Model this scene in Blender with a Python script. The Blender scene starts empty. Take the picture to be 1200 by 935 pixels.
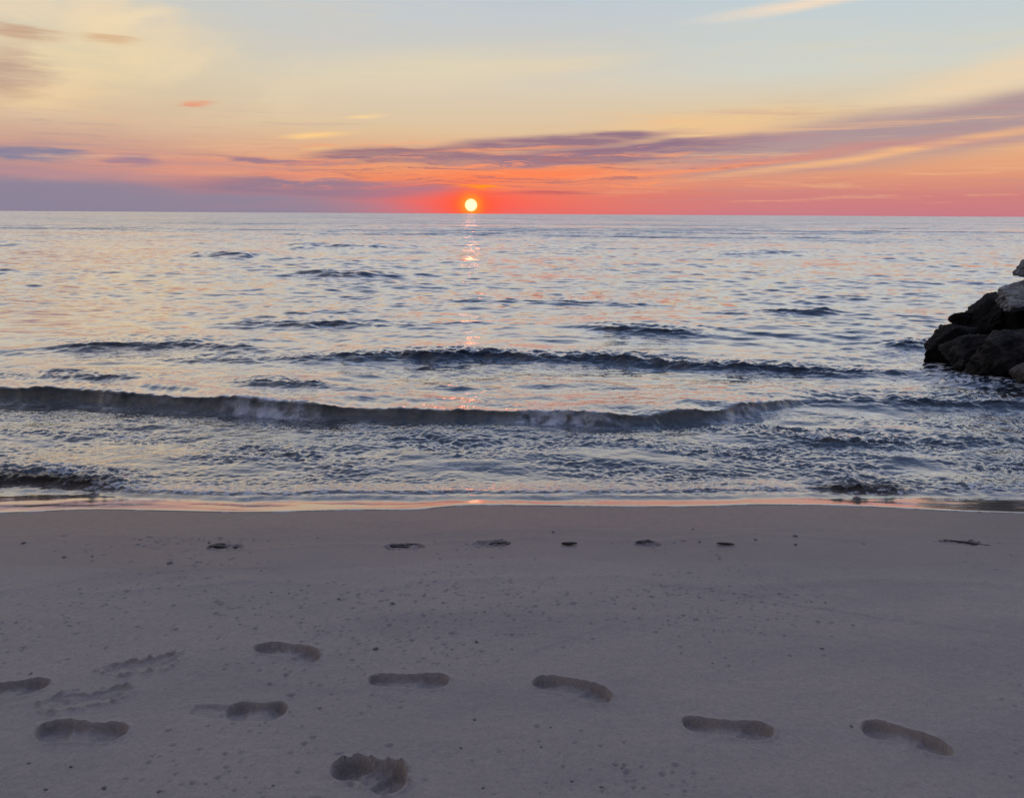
import bpy, math
import numpy as np
from mathutils import Matrix, Vector

R = math.radians
scene = bpy.context.scene
COL = scene.collection
rng = np.random.default_rng(11)

# ------------------------------------------------------------------ camera
CAM_H = 1.62
PITCH = 13.26
ROLL = 0.334
FPX = 920.0            # focal length in pixels of the 1200 x 935 photograph
SEA = -0.20
cam_m = (Matrix.Translation((0, 0, CAM_H)) @ Matrix.Rotation(R(90 - PITCH), 4, 'X') @ Matrix.Rotation(R(ROLL), 4, 'Z'))
cd = bpy.data.cameras.new('camera')
cam = bpy.data.objects.new('camera', cd)
COL.objects.link(cam)
cam.matrix_world = cam_m
cd.sensor_fit = 'HORIZONTAL'
cd.sensor_width = 36.0
cd.lens = 36.0 * FPX / 1200.0
cd.clip_start = 0.05
cd.clip_end = 40000
scene.camera = cam


def ray(px, py):
    v = Vector(((px - 600) / FPX, -(py - 467.5) / FPX, -1.0))
    return (cam_m.to_3x3() @ v).normalized()


def at(px, py, z=0.0):
    """where a point of the photograph lies on the level z, in metres"""
    d = ray(px, py)
    k = (z - CAM_H) / d.z
    return d.x * k, d.y * k


def at_y(px, py, y):
    d = ray(px, py)
    k = y / d.y
    return Vector((d.x * k, y, CAM_H + d.z * k))


def az_el(px, py):
    d = ray(px, py)
    return math.degrees(math.atan2(d.x, d.y)), math.degrees(math.asin(d.z))


def srgb(r, g, b):
    f = lambda c: c / 12.92 if c <= 0.04045 else ((c + 0.055) / 1.055) ** 2.4
    return (f(r / 255), f(g / 255), f(b / 255), 1.0)


# ------------------------------------------------------------------ noise
def _hash(ix, iy, seed):
    h = (ix.astype(np.int64) * 374761393 + iy.astype(np.int64) * 668265263 + seed * 2147483647) & 0xFFFFFFFF
    h = ((h ^ (h >> 13)) * 1274126177) & 0xFFFFFFFF
    h = h ^ (h >> 16)
    return (h & 0xFFFF).astype(np.float32) * np.float32(2 * math.pi / 65536.0)


def perlin(x, y, seed=0):
    x = np.asarray(x, np.float64); y = np.asarray(y, np.float64)
    ix = np.floor(x); iy = np.floor(y)
    fx = (x - ix).astype(np.float32); fy = (y - iy).astype(np.float32)
    u = fx * fx * fx * (fx * (fx * 6 - 15) + 10)
    v = fy * fy * fy * (fy * (fy * 6 - 15) + 10)

    def g(dx, dy):
        a = _hash(ix + dx, iy + dy, seed)
        return np.cos(a) * (fx - dx) + np.sin(a) * (fy - dy)
    n0 = g(0, 0) * (1 - u) + g(1, 0) * u
    n1 = g(0, 1) * (1 - u) + g(1, 1) * u
    return (n0 * (1 - v) + n1 * v) * 1.5


def fbm(x, y, seed=0, octaves=4, gain=0.5):
    t = 0; a = 1.0; f = 1.0; n = 0
    for i in range(octaves):
        t = t + a * perlin(x * f, y * f, seed + 17 * i); n += a
        a *= gain; f *= 2.03
    return t / n


def sstep(a, b, x):
    t = np.clip((x - a) / (b - a), 0, 1)
    return t * t * (3 - 2 * t)


# ------------------------------------------------------------------ mesh helpers
def grid_mesh(name, X, Y, Z, attrs=None):
    nr, nc = X.shape
    me = bpy.data.meshes.new(name)
    nv = nr * nc
    co = np.empty((nv, 3), np.float32)
    co[:, 0] = X.ravel(); co[:, 1] = Y.ravel(); co[:, 2] = Z.ravel()
    idx = np.arange(nv, dtype=np.int32).reshape(nr, nc)
    q = np.stack([idx[:-1, :-1], idx[:-1, 1:], idx[1:, 1:], idx[1:, :-1]], -1).reshape(-1, 4)
    nf = len(q)
    me.vertices.add(nv); me.vertices.foreach_set('co', co.ravel())
    me.loops.add(nf * 4); me.loops.foreach_set('vertex_index', q.ravel())
    me.polygons.add(nf)
    me.polygons.foreach_set('loop_start', np.arange(0, nf * 4, 4, dtype=np.int32))
    me.polygons.foreach_set('use_smooth', np.ones(nf, bool))
    me.update(calc_edges=True)
    for k, a in (attrs or {}).items():
        at_ = me.attributes.new(k, 'FLOAT', 'POINT')
        at_.data.foreach_set('value', np.ascontiguousarray(a, np.float32).ravel())
    return me


def link(name, me, mat=None, parent=None):
    o = bpy.data.objects.new(name, me)
    COL.objects.link(o)
    if mat:
        me.materials.append(mat)
    if parent:
        o.parent = parent
    return o


# ------------------------------------------------------------------ node helper
class N:
    def __init__(self, tree):
        self.t = tree
        tree.nodes.clear()

    def node(self, kind, **kw):
        n = self.t.nodes.new(kind)
        for k, v in kw.items():
            if k == 'inp':
                for i, val in v.items():
                    self.put(n, i, val)
            else:
                setattr(n, k, v)
        return n

    def put(self, n, i, val):
        s = n.inputs[i]
        if isinstance(val, bpy.types.NodeSocket):
            self.t.links.new(val, s)
        else:
            s.default_value = val

    def math(self, op, a, b=0.0, c=None, clamp=False):
        n = self.t.nodes.new('ShaderNodeMath'); n.operation = op; n.use_clamp = clamp
        self.put(n, 0, a); self.put(n, 1, b)
        if c is not None:
            self.put(n, 2, c)
        return n.outputs[0]

    def smooth(self, x, a, b, lo=0.0, hi=1.0):
        n = self.t.nodes.new('ShaderNodeMapRange'); n.interpolation_type = 'SMOOTHSTEP'
        self.put(n, 0, x); self.put(n, 1, a); self.put(n, 2, b); self.put(n, 3, lo); self.put(n, 4, hi)
        return n.outputs[0]

    def mix(self, f, a, b, mode='MIX'):
        n = self.t.nodes.new('ShaderNodeMix'); n.data_type = 'RGBA'; n.blend_type = mode
        self.put(n, 0, f); self.put(n, 6, a); self.put(n, 7, b)
        return n.outputs[2]

    def ramp(self, x, stops, interp='LINEAR'):
        n = self.t.nodes.new('ShaderNodeValToRGB')
        n.color_ramp.interpolation = interp
        e = n.color_ramp.elements
        while len(e) < len(stops):
            e.new(0.5)
        for el, (p, c) in zip(e, stops):
            el.position = p
        for el, (p, c) in zip(e, stops):
            el.color = c if not isinstance(c, (int, float)) else (c, c, c, 1)
        self.put(n, 0, x)
        return n.outputs[0]

    def noise(self, vec, scale, detail=3.0, rough=0.5, dist=0.0):
        n = self.t.nodes.new('ShaderNodeTexNoise')
        self.put(n, 'Vector', vec); n.inputs['Scale'].default_value = scale
        n.inputs['Detail'].default_value = detail; n.inputs['Roughness'].default_value = rough
        n.inputs['Distortion'].default_value = dist
        return n.outputs[0]

    def mapping(self, vec, loc=(0, 0, 0), rot=(0, 0, 0), scale=(1, 1, 1), kind='POINT'):
        n = self.t.nodes.new('ShaderNodeMapping'); n.vector_type = kind
        self.put(n, 'Vector', vec)
        n.inputs['Location'].default_value = loc; n.inputs['Rotation'].default_value = rot; n.inputs['Scale'].default_value = scale
        return n.outputs[0]


def new_mat(name):
    m = bpy.data.materials.new(name); m.use_nodes = True
    return m, N(m.node_tree)


# ------------------------------------------------------------------ sky
SUN_AZ, SUN_EL = az_el(552, 240.5)
world = bpy.data.worlds.new('World'); scene.world = world; world.use_nodes = True
w = N(world.node_tree)
tc = w.node('ShaderNodeTexCoord')
sep = w.node('ShaderNodeSeparateXYZ', inp={0: tc.outputs['Generated']})
el = w.math('MULTIPLY', w.math('ARCSINE', w.math('MINIMUM', w.math('MAXIMUM', sep.outputs[2], -1.0), 1.0)), 180 / math.pi)
az = w.math('MULTIPLY', w.math('ARCTAN2', sep.outputs[0], sep.outputs[1]), 180 / math.pi)
comb = w.node('ShaderNodeCombineXYZ', inp={0: az, 1: el})
# wind-drawn wisps: warp of the elevation by noise stretched along the horizon
n1 = w.noise(w.mapping(comb.outputs[0], scale=(0.035, 0.30, 1)), 1.0, 3.0, 0.55)
n2 = w.noise(w.mapping(comb.outputs[0], loc=(7, 3, 0), rot=(0, 0, R(-4)), scale=(0.16, 1.5, 1)), 1.0, 4.0, 0.6)
n3 = w.noise(w.mapping(comb.outputs[0], loc=(2, 9, 0), rot=(0, 0, R(-5)), scale=(0.12, 1.9, 1)), 1.0, 6.0, 0.68, 0.25)
wv = w.math('ADD', w.math('MULTIPLY', w.math('SUBTRACT', n1, 0.5), 1.6), w.math('MULTIPLY', w.math('SUBTRACT', n2, 0.5), 1.0))
wa = w.math('MULTIPLY', w.math('SUBTRACT', n2, 0.5), 6.0)
el_w = w.math('ADD', el, wv)
warped = w.node('ShaderNodeCombineXYZ', inp={0: w.math('ADD', az, wa), 1: el_w}).outputs[0]


def P(e):
    return math.sqrt(max(e, 0) / 90.0)


pos = w.math('SQRT', w.math('DIVIDE', w.math('MAXIMUM', w.math('ADD', el, w.math('MULTIPLY', wv, 0.35)), 0.0), 90.0))
UP = [(19, (220, 212, 208)), (31, (178, 194, 226)), (46, (134, 159, 209)), (65, (120, 144, 194)), (90, (108, 132, 184))]


def column(stops):
    return w.ramp(pos, [(P(e), srgb(*c)) for e, c in stops + UP])


c_left = column([(0, (138, 134, 156)), (1.6, (143, 132, 152)), (2.6, (176, 140, 146)), (3.8, (202, 156, 142)), (5.6, (212, 182, 154)), (9, (212, 200, 172)), (13.7, (198, 202, 200))])
c_mid = column([(0, (222, 108, 106)), (1.3, (226, 120, 102)), (2.6, (230, 142, 106)), (3.8, (222, 164, 128)), (5.6, (218, 192, 158)), (8.5, (214, 203, 183)), (13.7, (190, 200, 208))])
c_right = column([(0, (196, 122, 136)), (1.2, (205, 128, 126)), (2.6, (222, 152, 122)), (4.4, (232, 180, 134)), (6.5, (224, 198, 160)), (9, (208, 209, 199)), (13.7, (190, 205, 213))])
c_back = w.ramp(pos, [(P(e), srgb(*c)) for e, c in [(0, (46, 50, 68)), (8, (62, 64, 84)), (20, (76, 82, 112)), (45, (104, 118, 160)), (90, (110, 132, 180))]])
col = w.mix(w.smooth(az, -30, -9), c_left, c_mid)
col = w.mix(w.smooth(az, 0, 20), col, c_right)
col = w.mix(w.smooth(w.math('ABSOLUTE', az), 55, 125), col, c_back)


def streak(col, px, py, hl, th, deg, rgb, op=1.0, soft=0.25, wisp=0.6):
    """one bank or streak of cloud: centre and half sizes measured on the photograph (about 16 px a degree), tilt in degrees"""
    a, e = az_el(px, py)
    m = w.mapping(warped, loc=(a, e, 0), rot=(0, 0, R(deg)), scale=(hl / 16.0, th / 16.5, 1), kind='TEXTURE')
    ln = w.node('ShaderNodeVectorMath', operation='LENGTH', inp={0: m}).outputs['Value']
    f = w.smooth(ln, soft, 1.0, op, 0.0)
    if wisp:
        f = w.math('MULTIPLY', f, w.math('MULTIPLY_ADD', w.math('SUBTRACT', n3, 0.5), wisp * 3.0, 1.0), clamp=True)
    return w.mix(f, col, srgb(*rgb))


# high cream cloud, upper left, broken by grey-blue gaps
cl1 = w.noise(w.mapping(comb.outputs[0], loc=(4.3, 1.7, 0), rot=(0, 0, R(14)), scale=(0.085, 0.17, 1)), 1.0, 5.0, 0.62, 0.4)
leftm = w.math('MULTIPLY', w.smooth(az, -8, -24), w.smooth(el, 4.0, 8.0))
col = w.mix(w.math('MULTIPLY', w.smooth(cl1, 0.42, 0.70), w.math('MULTIPLY', leftm, 0.85)), col, srgb(238, 214, 178))
cl2 = w.noise(w.mapping(comb.outputs[0], loc=(1.2, 5.1, 0), rot=(0, 0, R(7)), scale=(0.05, 0.35, 1)), 1.0, 5.0, 0.62, 0.4)
col = w.mix(w.math('MULTIPLY', w.smooth(cl2, 0.5, 0.72), w.math('MULTIPLY', w.smooth(el, 4.0, 8.0), 0.35)), col, srgb(226, 206, 172))
col = streak(col, 110, 70, 170, 62, 12, (240, 214, 168), 0.5, 0.0)
col = streak(col, 30, 112, 100, 24, 0, (238, 204, 156), 0.6, 0.0)
col = streak(col, 4, 84, 52, 38, 20, (186, 154, 138), 0.85, 0.0)
col = streak(col, 22, 36, 50, 11, -4, (196, 160, 134), 0.8, 0.1)
col = streak(col, 122, 47, 36, 6, -2, (214, 176, 138), 0.8, 0.1)
col = streak(col, 160, 20, 60, 10, 14, (246, 222, 180), 0.5, 0.0)
col = streak(col, 225, 124, 22, 4, 0, (226, 160, 130), 0.9, 0.1)
col = streak(col, 520, 80, 260, 30, 4, (224, 212, 180), 0.55, 0.0)
col = streak(col, 640, 78, 130, 14, 5, (228, 210, 180), 0.5, 0.0)
col = streak(col, 965, 5, 170, 9, 4.5, (240, 218, 194), 0.95, 0.0, 0.4)
# salmon layer low on the left, mauve bank under it
col = streak(col, 235, 196, 200, 15, -1, (226, 152, 128), 0.7, 0.1)
col = streak(col, 60, 200, 130, 8, 0, (190, 142, 146), 0.5, 0.1)
col = streak(col, 180, 240, 470, 28, -1.0, (139, 131, 152), 0.95, 0.45, 0.25)
col = streak(col, 395, 221, 190, 14, -2.0, (142, 122, 144), 0.95, 0.45, 0.3)
col = streak(col, 30, 179, 68, 6.5, -2, (132, 128, 154), 0.95, 0.3, 0.3)
col = streak(col, 162, 187, 45, 4.5, 0, (160, 128, 146), 0.9, 0.2)
col = streak(col, 330, 189, 120, 4.5, -2, (156, 122, 138), 0.9, 0.2)
col = streak(col, 372, 160, 58, 5, 5, (252, 206, 140), 0.95, 0.0, 0.3)
col = streak(col, 428, 137, 42, 4, 6, (246, 210, 156), 0.9, 0.0, 0.3)
col = streak(col, 378, 174, 40, 3.5, 4, (240, 192, 132), 0.7, 0.0)
# orange streaks over the sun
col = streak(col, 640, 205, 240, 16, 2, (250, 126, 84), 0.75, 0.1)
col = streak(col, 820, 148, 170, 20, 4, (236, 196, 146), 0.7, 0.0)
# purple-grey bands
col = streak(col, 480, 182, 135, 13, 1, (144, 116, 132), 0.95, 0.45, 0.8)
col = streak(col, 660, 164, 160, 11, 3, (142, 114, 134), 0.95, 0.45, 0.7)
col = streak(col, 735, 179, 260, 14, 3.5, (140, 114, 136), 0.95, 0.5, 0.6)
col = streak(col, 600, 173, 130, 3.0, 3, (246, 158, 112), 0.85, 0.0)
col = streak(col, 1250, 128, 500, 38, 7.0, (172, 148, 152), 0.95, 0.45, 0.15)
col = streak(col, 1170, 88, 150, 30, 13, (234, 210, 176), 0.85, 0.1, 0.4)
col = streak(col, 890, 188, 260, 8, 5.5, (222, 142, 122), 0.65, 0.1, 0.4)
col = streak(col, 1060, 178, 300, 7, 7, (248, 186, 130), 0.85, 0.0, 0.4)
col = streak(col, 800, 200, 220, 4, 5, (250, 150, 100), 0.7, 0.0)
col = streak(col, 640, 228, 95, 4, 1, (172, 96, 106), 0.85, 0.1, 0.4)
col = streak(col, 480, 219, 55, 3, 1, (222, 122, 110), 0.8, 0.0)
bandn = w.noise(w.mapping(warped, loc=(3, 2, 0), rot=(0, 0, R(-3)), scale=(0.11, 2.4, 1)), 1.0, 6.0, 0.7, 0.2)
bm1 = w.math('MULTIPLY', w.math('MULTIPLY', w.smooth(el, 1.3, 2.2), w.smooth(el, 5.2, 3.6)), w.math('MULTIPLY', w.smooth(az, -22, -10), w.smooth(az, 26, 6)))
col = w.mix(w.math('MULTIPLY', w.smooth(bandn, 0.52, 0.62), w.math('MULTIPLY', bm1, 0.8)), col, srgb(160, 108, 118))
col = w.mix(w.math('MULTIPLY', w.smooth(bandn, 0.47, 0.38), w.math('MULTIPLY', bm1, 0.75)), col, srgb(252, 150, 102))
bandr = w.noise(w.mapping(comb.outputs[0], loc=(9, 4, 0), rot=(0, 0, R(-6.5)), scale=(0.07, 1.5, 1)), 1.0, 6.0, 0.66, 0.3)
bmr = w.math('MULTIPLY', w.math('MULTIPLY', w.smooth(el, 0.2, 1.2), w.smooth(el, 9.0, 5.0)), w.smooth(az, 0, 14))
col = w.mix(w.math('MULTIPLY', w.smooth(bandr, 0.52, 0.70), w.math('MULTIPLY', bmr, 0.55)), col, srgb(190, 138, 142))
col = w.mix(w.math('MULTIPLY', w.smooth(bandr, 0.47, 0.32), w.math('MULTIPLY', bmr, 0.5)), col, srgb(246, 190, 140))
bandl = w.noise(w.mapping(comb.outputs[0], loc=(5, 8, 0), rot=(0, 0, R(2)), scale=(0.08, 1.6, 1)), 1.0, 6.0, 0.66, 0.3)
bml = w.math('MULTIPLY', w.math('MULTIPLY', w.smooth(el, 1.6, 2.8), w.smooth(el, 8.0, 4.5)), w.smooth(az, -6, -16))
col = w.mix(w.math('MULTIPLY', w.smooth(bandl, 0.52, 0.70), w.math('MULTIPLY', bml, 0.5)), col, srgb(168, 140, 150))
col = w.mix(w.math('MULTIPLY', w.smooth(bandl, 0.47, 0.32), w.math('MULTIPLY', bml, 0.4)), col, srgb(236, 184, 146))
# the red air round the low sun
da = w.math('SUBTRACT', az, SUN_AZ); de = w.math('SUBTRACT', el, SUN_EL)


def glow(col, sa, se, rgb, op):
    q = w.math('ADD', w.math('POWER', w.math('DIVIDE', w.math('ABSOLUTE', da), sa), 2.0), w.math('POWER', w.math('DIVIDE', w.math('ABSOLUTE', de), se), 2.0))
    f = w.math('MULTIPLY', w.math('POWER', 2.718, w.math('MULTIPLY', q, -1.0)), op)
    return w.mix(f, col, srgb(*rgb))


col = glow(col, 6.0, 1.0, (250, 86, 78), 0.88)
col = glow(col, 2.0, 1.3, (254, 84, 50), 0.85)
col = streak(col, 556, 222, 40, 3.5, 0, (255, 150, 10), 1.0, 0.1, 0.3)
col = glow(col, 0.85, 0.8, (250, 66, 16), 0.95)
col = glow(col, 0.70, 0.70, (255, 176, 60), 0.85)
nish = w.node('ShaderNodeTexSky', sky_type='NISHITA', sun_disc=False, sun_elevation=R(max(SUN_EL, 0.5)), sun_rotation=R(SUN_AZ))
bg1 = w.node('ShaderNodeBackground', inp={0: col, 1: 1.0})
bg2 = w.node('ShaderNodeBackground', inp={0: nish.outputs[0], 1: 0.004})
addw = w.node('ShaderNodeAddShader', inp={0: bg1.outputs[0], 1: bg2.outputs[0]})
w.node('ShaderNodeOutputWorld', inp={0: addw.outputs[0]})
world.cycles.sampling_method = 'MANUAL'; world.cycles.sample_map_resolution = 2048

# the sun itself, a far glowing ball, and the lamp that carries its light
m, n = new_mat('sun_glow')
lw = n.node('ShaderNodeLayerWeight', inp={0: 0.5})
limb = n.ramp(lw.outputs['Facing'], [(0.0, (1, 0.80, 0.52, 1)), (0.6, (1, 0.74, 0.40, 1)), (0.88, (1, 0.50, 0.08, 1)), (1.0, (1, 0.22, 0.02, 1))])
n.node('ShaderNodeOutputMaterial', inp={0: n.node('ShaderNodeEmission', inp={0: limb, 1: 1.35}).outputs[0]})
import bmesh
bm = bmesh.new(); SD = 12000.0
bmesh.ops.create_uvsphere(bm, u_segments=48, v_segments=24, radius=SD * math.tan(R(0.44)))
for f in bm.faces:
    f.smooth = True
me = bpy.data.meshes.new('sun'); bm.to_mesh(me); bm.free()
sun_o = link('sun', me, m)
sun_o.location = Vector((math.sin(R(SUN_AZ)) * math.cos(R(SUN_EL)), math.cos(R(SUN_AZ)) * math.cos(R(SUN_EL)), math.sin(R(SUN_EL)))) * SD + Vector((0, 0, CAM_H))
sun_o['label'] = 'small glowing yellow-white sun sitting just above the lake horizon'; sun_o['category'] = 'sun'
ld = bpy.data.lights.new('sunlight', 'SUN'); lo = bpy.data.objects.new('sunlight', ld); COL.objects.link(lo)
ld.energy = 0.004; ld.color = (1.0, 0.22, 0.11); ld.angle = R(1.0)
lel = SUN_EL + 1.4
sd = Vector((math.sin(R(SUN_AZ)) * math.cos(R(lel)), math.cos(R(SUN_AZ)) * math.cos(R(lel)), math.sin(R(lel))))
lo.rotation_euler = sd.to_track_quat('Z', 'Y').to_euler()
lo.location = (0, 0, 20)

# ------------------------------------------------------------------ beach
BEACH_E = -0.115       # level of the sand where the water ends
edge_px = [(-700, 612), (-300, 606), (0, 602), (100, 597.5), (190, 599.5), (290, 600.5), (400, 597.5), (490, 598), (535, 593), (640, 592.5), (800, 594.5), (900, 592), (1000, 593.5), (1080, 597.5), (1200, 601.5), (1500, 606), (1900, 612)]
EW = np.array([at(a, b, BEACH_E) for a, b in edge_px])


def y_edge(x):
    y = np.interp(x, EW[:, 0], EW[:, 1])
    return y + 0.018 * perlin(x * 1.7, x * 0 + 3.1, 5) + 0.006 * perlin(x * 7.0, x * 0 + 8.1, 6)


# smooth the surveyed edge a little
xs_ = np.linspace(-40, 40, 8001)
ys_ = np.interp(xs_, EW[:, 0], EW[:, 1])
k_ = np.hanning(41); k_ /= k_.sum()
ys_ = np.convolve(np.pad(ys_, 20, 'edge'), k_, 'valid')


def y_edge(x):
    return np.interp(x, xs_, ys_) + 0.014 * perlin(x * 1.7, x * 0 + 3.1, 5) + 0.005 * perlin(x * 7.0, x * 0 + 8.1, 6)


def sand_base(x, y):
    """the beach without prints: level berm, a face of about 1 in 9 down to the water"""
    d = y - np.interp(x, xs_, ys_)                # metres seaward of the water's edge
    z = np.interp(d, [-60, -12, -1.9, -1.45, -1.0, -0.5, 0, 0.5, 1.5, 6, 30, 80], [2.5, 0.25, 0.0, -0.008, -0.028, -0.060, BEACH_E, -0.197, -0.32, -0.55, -1.5, -3.0])
    return z


def sand_low(x, y):
    z = sand_base(x, y)
    amp = sstep(1.0, -1.2, y - np.interp(x, xs_, ys_))
    z = z + 0.010 * fbm(x * 0.55, y * 0.8, 21, 3) + amp * 0.014 * fbm(x * 0.9 + 0.3 * y, y * 1.5, 23, 2) + amp * 0.005 * fbm(x * 2.1, y * 3.0, 22, 3)
    return z


# heel px, toe px, half width (m), depth (m), kind, waist, taper (+ wider towards the toe), bend (m)
PRINTS = [
    ((391, 901), (476, 926), 0.0627, 0.0459, 'deep', 0.16, 0.30, -0.016),
    ((148, 859), (42, 857), 0.0537, 0.0297, 'clean', 0.120, 0.05, 0.006),
    ((336, 832), (262, 832), 0.0573, 0.0311, 'drag', 0.060, -0.20, 0.008),
    ((152, 809), (48, 828), 0.0460, 0.0110, 'rough', 0.15, 0.1, 0.01),
    ((-35, 815), (58, 803), 0.0537, 0.0270, 'clean', 0.060, -0.1, 0.008),
    ((212, 770), (118, 784), 0.0440, 0.0140, 'rough', 0.15, -0.35, 0.012),
    ((300, 756), (375, 769), 0.0488, 0.0270, 'clean', 0.060, 0.28, -0.016),
    ((431, 796), (527, 799), 0.0439, 0.0257, 'clean', 0.072, 0.22, 0.006),
    ((625, 797), (718, 820), 0.0464, 0.0297, 'clean', 0.036, 0.10, -0.012),
    ((799, 850), (908, 863), 0.0439, 0.0284, 'clean', 0.096, 0.05, 0.010),
    ((1009, 855), (1118, 886), 0.0488, 0.0284, 'clean', 0.060, -0.42, -0.014),
    # prints half washed away at the strand line
    ((450, 639.5), (498, 640), 0.0600, 0.0140, 'rough', 0.1, 0, 0),
    ((553, 638), (600, 637), 0.0600, 0.0130, 'rough', 0.1, 0, 0),
    ((742, 637), (775, 636), 0.0600, 0.0120, 'rough', 0.1, 0, 0),
    ((240, 640), (287, 641), 0.0600, 0.0120, 'rough', 0.1, 0, 0),
    ((1100, 635), (1150, 635), 0.0450, 0.0080, 'rough', 0.1, 0, 0),
]


def prints_height(x, y, dz):
    rough = fbm(x * 30, y * 30, 31, 4)
    crumb = fbm(x * 75, y * 75, 32, 3)
    for (h, t, hw, dep, kind, waist, taper, bend) in PRINTS:
        old = h[1] < 700
        z0 = -0.045 if old else 0.0
        ax, ay = at(*h, z0); bx, by = at(*t, z0)
        L = math.hypot(bx - ax, by - ay); ux, uy = (bx - ax) / L, (by - ay) / L
        mx, my = (ax + bx) / 2, (ay + by) / 2
        m_ = (abs(x - mx) < L) & (abs(y - my) < L * 0.9)
        if not m_.any():
            continue
        X = x[m_] - mx; Y = y[m_] - my
        rg = rough[m_]; cr = crumb[m_]
        side = 1 if ux > 0 else -1                              # +1: positive t is the far, seaward side
        s = (X * ux + Y * uy) / L; tt = (-X * uy + Y * ux)
        tt = tt + bend * side * (np.cos(2.6 * s) - 0.6) * 1.6 + (0.0015 if kind == 'clean' else 0.003) * rg
        w_ = hw * (0.95 + taper * s + 0.08 * np.exp(-((s - 0.24) / 0.18) ** 2) - waist * np.exp(-((s + 0.06) / 0.15) ** 2)) * (1 - 0.22 * sstep(0.28, 0.5, s)) * (1 - 0.12 * sstep(-0.3, -0.5, s))
        end = np.maximum(np.abs(s) * L - (L / 2 - hw * 0.9), 0)
        rr = np.sqrt((end / (0.9 * hw)) ** 2 + (tt / w_) ** 2)
        dist = (1 - rr) * hw
        tf = tt * side / hw                                     # +1 at the far wall, -1 at the near one
        jag = {'clean': 0.0014, 'drag': 0.002, 'deep': 0.004, 'rough': 0.022}[kind]
        dist = dist + jag * rg + 0.0012 * cr
        farw = sstep(-0.3, 0.5, tf)
        wall = {'clean': 0.006, 'drag': 0.007, 'deep': 0.008, 'rough': 0.012}[kind] * (1 + 1.6 * (1 - farw))   # the near wall slopes, the far wall is steep
        ins = sstep(-wall * 0.15, wall, dist)
        floor = 0.80 + 0.22 * np.exp(-((s - 0.30) / 0.16) ** 2) + 0.18 * np.exp(-((s + 0.36) / 0.14) ** 2) - 0.22 * np.exp(-((s + 0.04) / 0.14) ** 2)
        floor = floor * (0.74 + 0.30 * sstep(-0.9, 0.7, tf)) + 0.16 * np.exp(-((s - 0.10 - 0.06 * tf) / 0.035) ** 2) * -1.0 + 0.10 * np.exp(-((s - 0.17 - 0.06 * tf) / 0.03) ** 2)
        if kind == 'deep':
            floor = floor + 0.30 * rg + 0.14 * cr
        elif kind == 'rough':
            floor = 0.5 + 1.0 * rg + 0.25 * cr
        else:
            floor = floor + 0.24 * rg + 0.08 * cr
        hgt = -dep * (1.0 if kind != 'rough' else 1.0) * ins * floor
        out = np.maximum(-dist, 0)
        rim = np.exp(-(out / 0.014) ** 1.4) * (1 - ins)
        hgt += dep * rim * (0.20 + (0.40 if kind == 'deep' else 0.16) * farw) * np.clip(0.7 + 0.7 * rg + (0.3 * cr if kind in ('deep', 'rough') else 0.15 * cr), 0, 2)
        if kind == 'drag':                                     # the foot was dragged in from the left
            sx = (s - 0.5) * L
            tr = sstep(0.22, 0.02, sx) * sstep(-0.05, 0.0, sx) * sstep(1.0, 0.55, np.abs(tt + 0.012 * side) / (hw * (0.75 - 1.6 * np.maximum(sx, 0))))
            hgt = np.minimum(hgt, -0.010 * tr * (1 + 0.5 * rg))
        if kind == 'rough' and not old:                        # clods thrown up round the print
            cl = np.exp(-((rr - 1.1) / 0.55) ** 2)
            hgt += 0.014 * cl * np.maximum(rg - 0.05, 0) * 2 + 0.005 * cl * np.maximum(cr, 0)
        if kind == 'deep':
            cl = np.exp(-((rr - 1.15) / 0.3) ** 2) * farw
            hgt += 0.009 * cl * np.maximum(0.5 * cr + 0.5 * rg, 0)
        dz[m_] += hgt
    return dz


def spaced(a, b, step, out_lo, out_hi, g=1.07):
    c = list(np.arange(a, b + step / 2, step))
    s_ = step; lo_ = []; p = a
    while p > out_lo:
        s_ = min(s_ * g, 4.0); p -= s_; lo_.append(p)
    s_ = step; hi_ = []; p = c[-1]
    while p < out_hi:
        s_ = min(s_ * g, 4.0); p += s_; hi_.append(p)
    return np.array(lo_[::-1] + c + hi_)


gx = spaced(-2.7, 2.7, 0.0046, -90, 90, 1.035)
gy = np.concatenate([spaced(1.72, 3.25, 0.0044, -60, 3.25), spaced(3.2576, 4.9, 0.0076, 3.2576, 70)])
SX, SY = np.meshgrid(gx, gy)
SZ = sand_low(SX, SY)
core = (np.abs(SX) < 3.6) & (SY > 1.5) & (SY < 5.2)
dz = np.zeros_like(SZ)
xc, yc = SX[core], SY[core]
dd = yc - np.interp(xc, xs_, ys_)
dry = sstep(-0.55, -1.3, dd)
h = np.zeros_like(xc)
h = prints_height(xc, yc, h)
# gentle ripple marks and old swash lines, then pocks left by spray and sand hoppers
h += dry * 0.0022 * fbm(xc * 6, yc * 9, 41, 3)
h += (0.0006 + 0.0007 * dry) * fbm(xc * 45, yc * 45, 42, 2)
for (c0, amp_, wd, fx_, ph) in ((-1.18, 0.006, 0.05, 0.9, 0.3), (-1.52, 0.004, 0.06, 0.7, 2.0), (-0.62, 0.003, 0.03, 1.2, 1.2)):
    line = c0 + 0.10 * perlin(xc * fx_, xc * 0 + ph, 44) + 0.03 * perlin(xc * 4 * fx_, xc * 0 + ph, 45)
    q = dd - line
    h += amp_ * np.exp(-(q / wd) ** 2) * sstep(wd * 2, -wd * 0.3, q) * (0.6 + 0.6 * perlin(xc * 1.1, xc * 0 + ph, 46))
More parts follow.
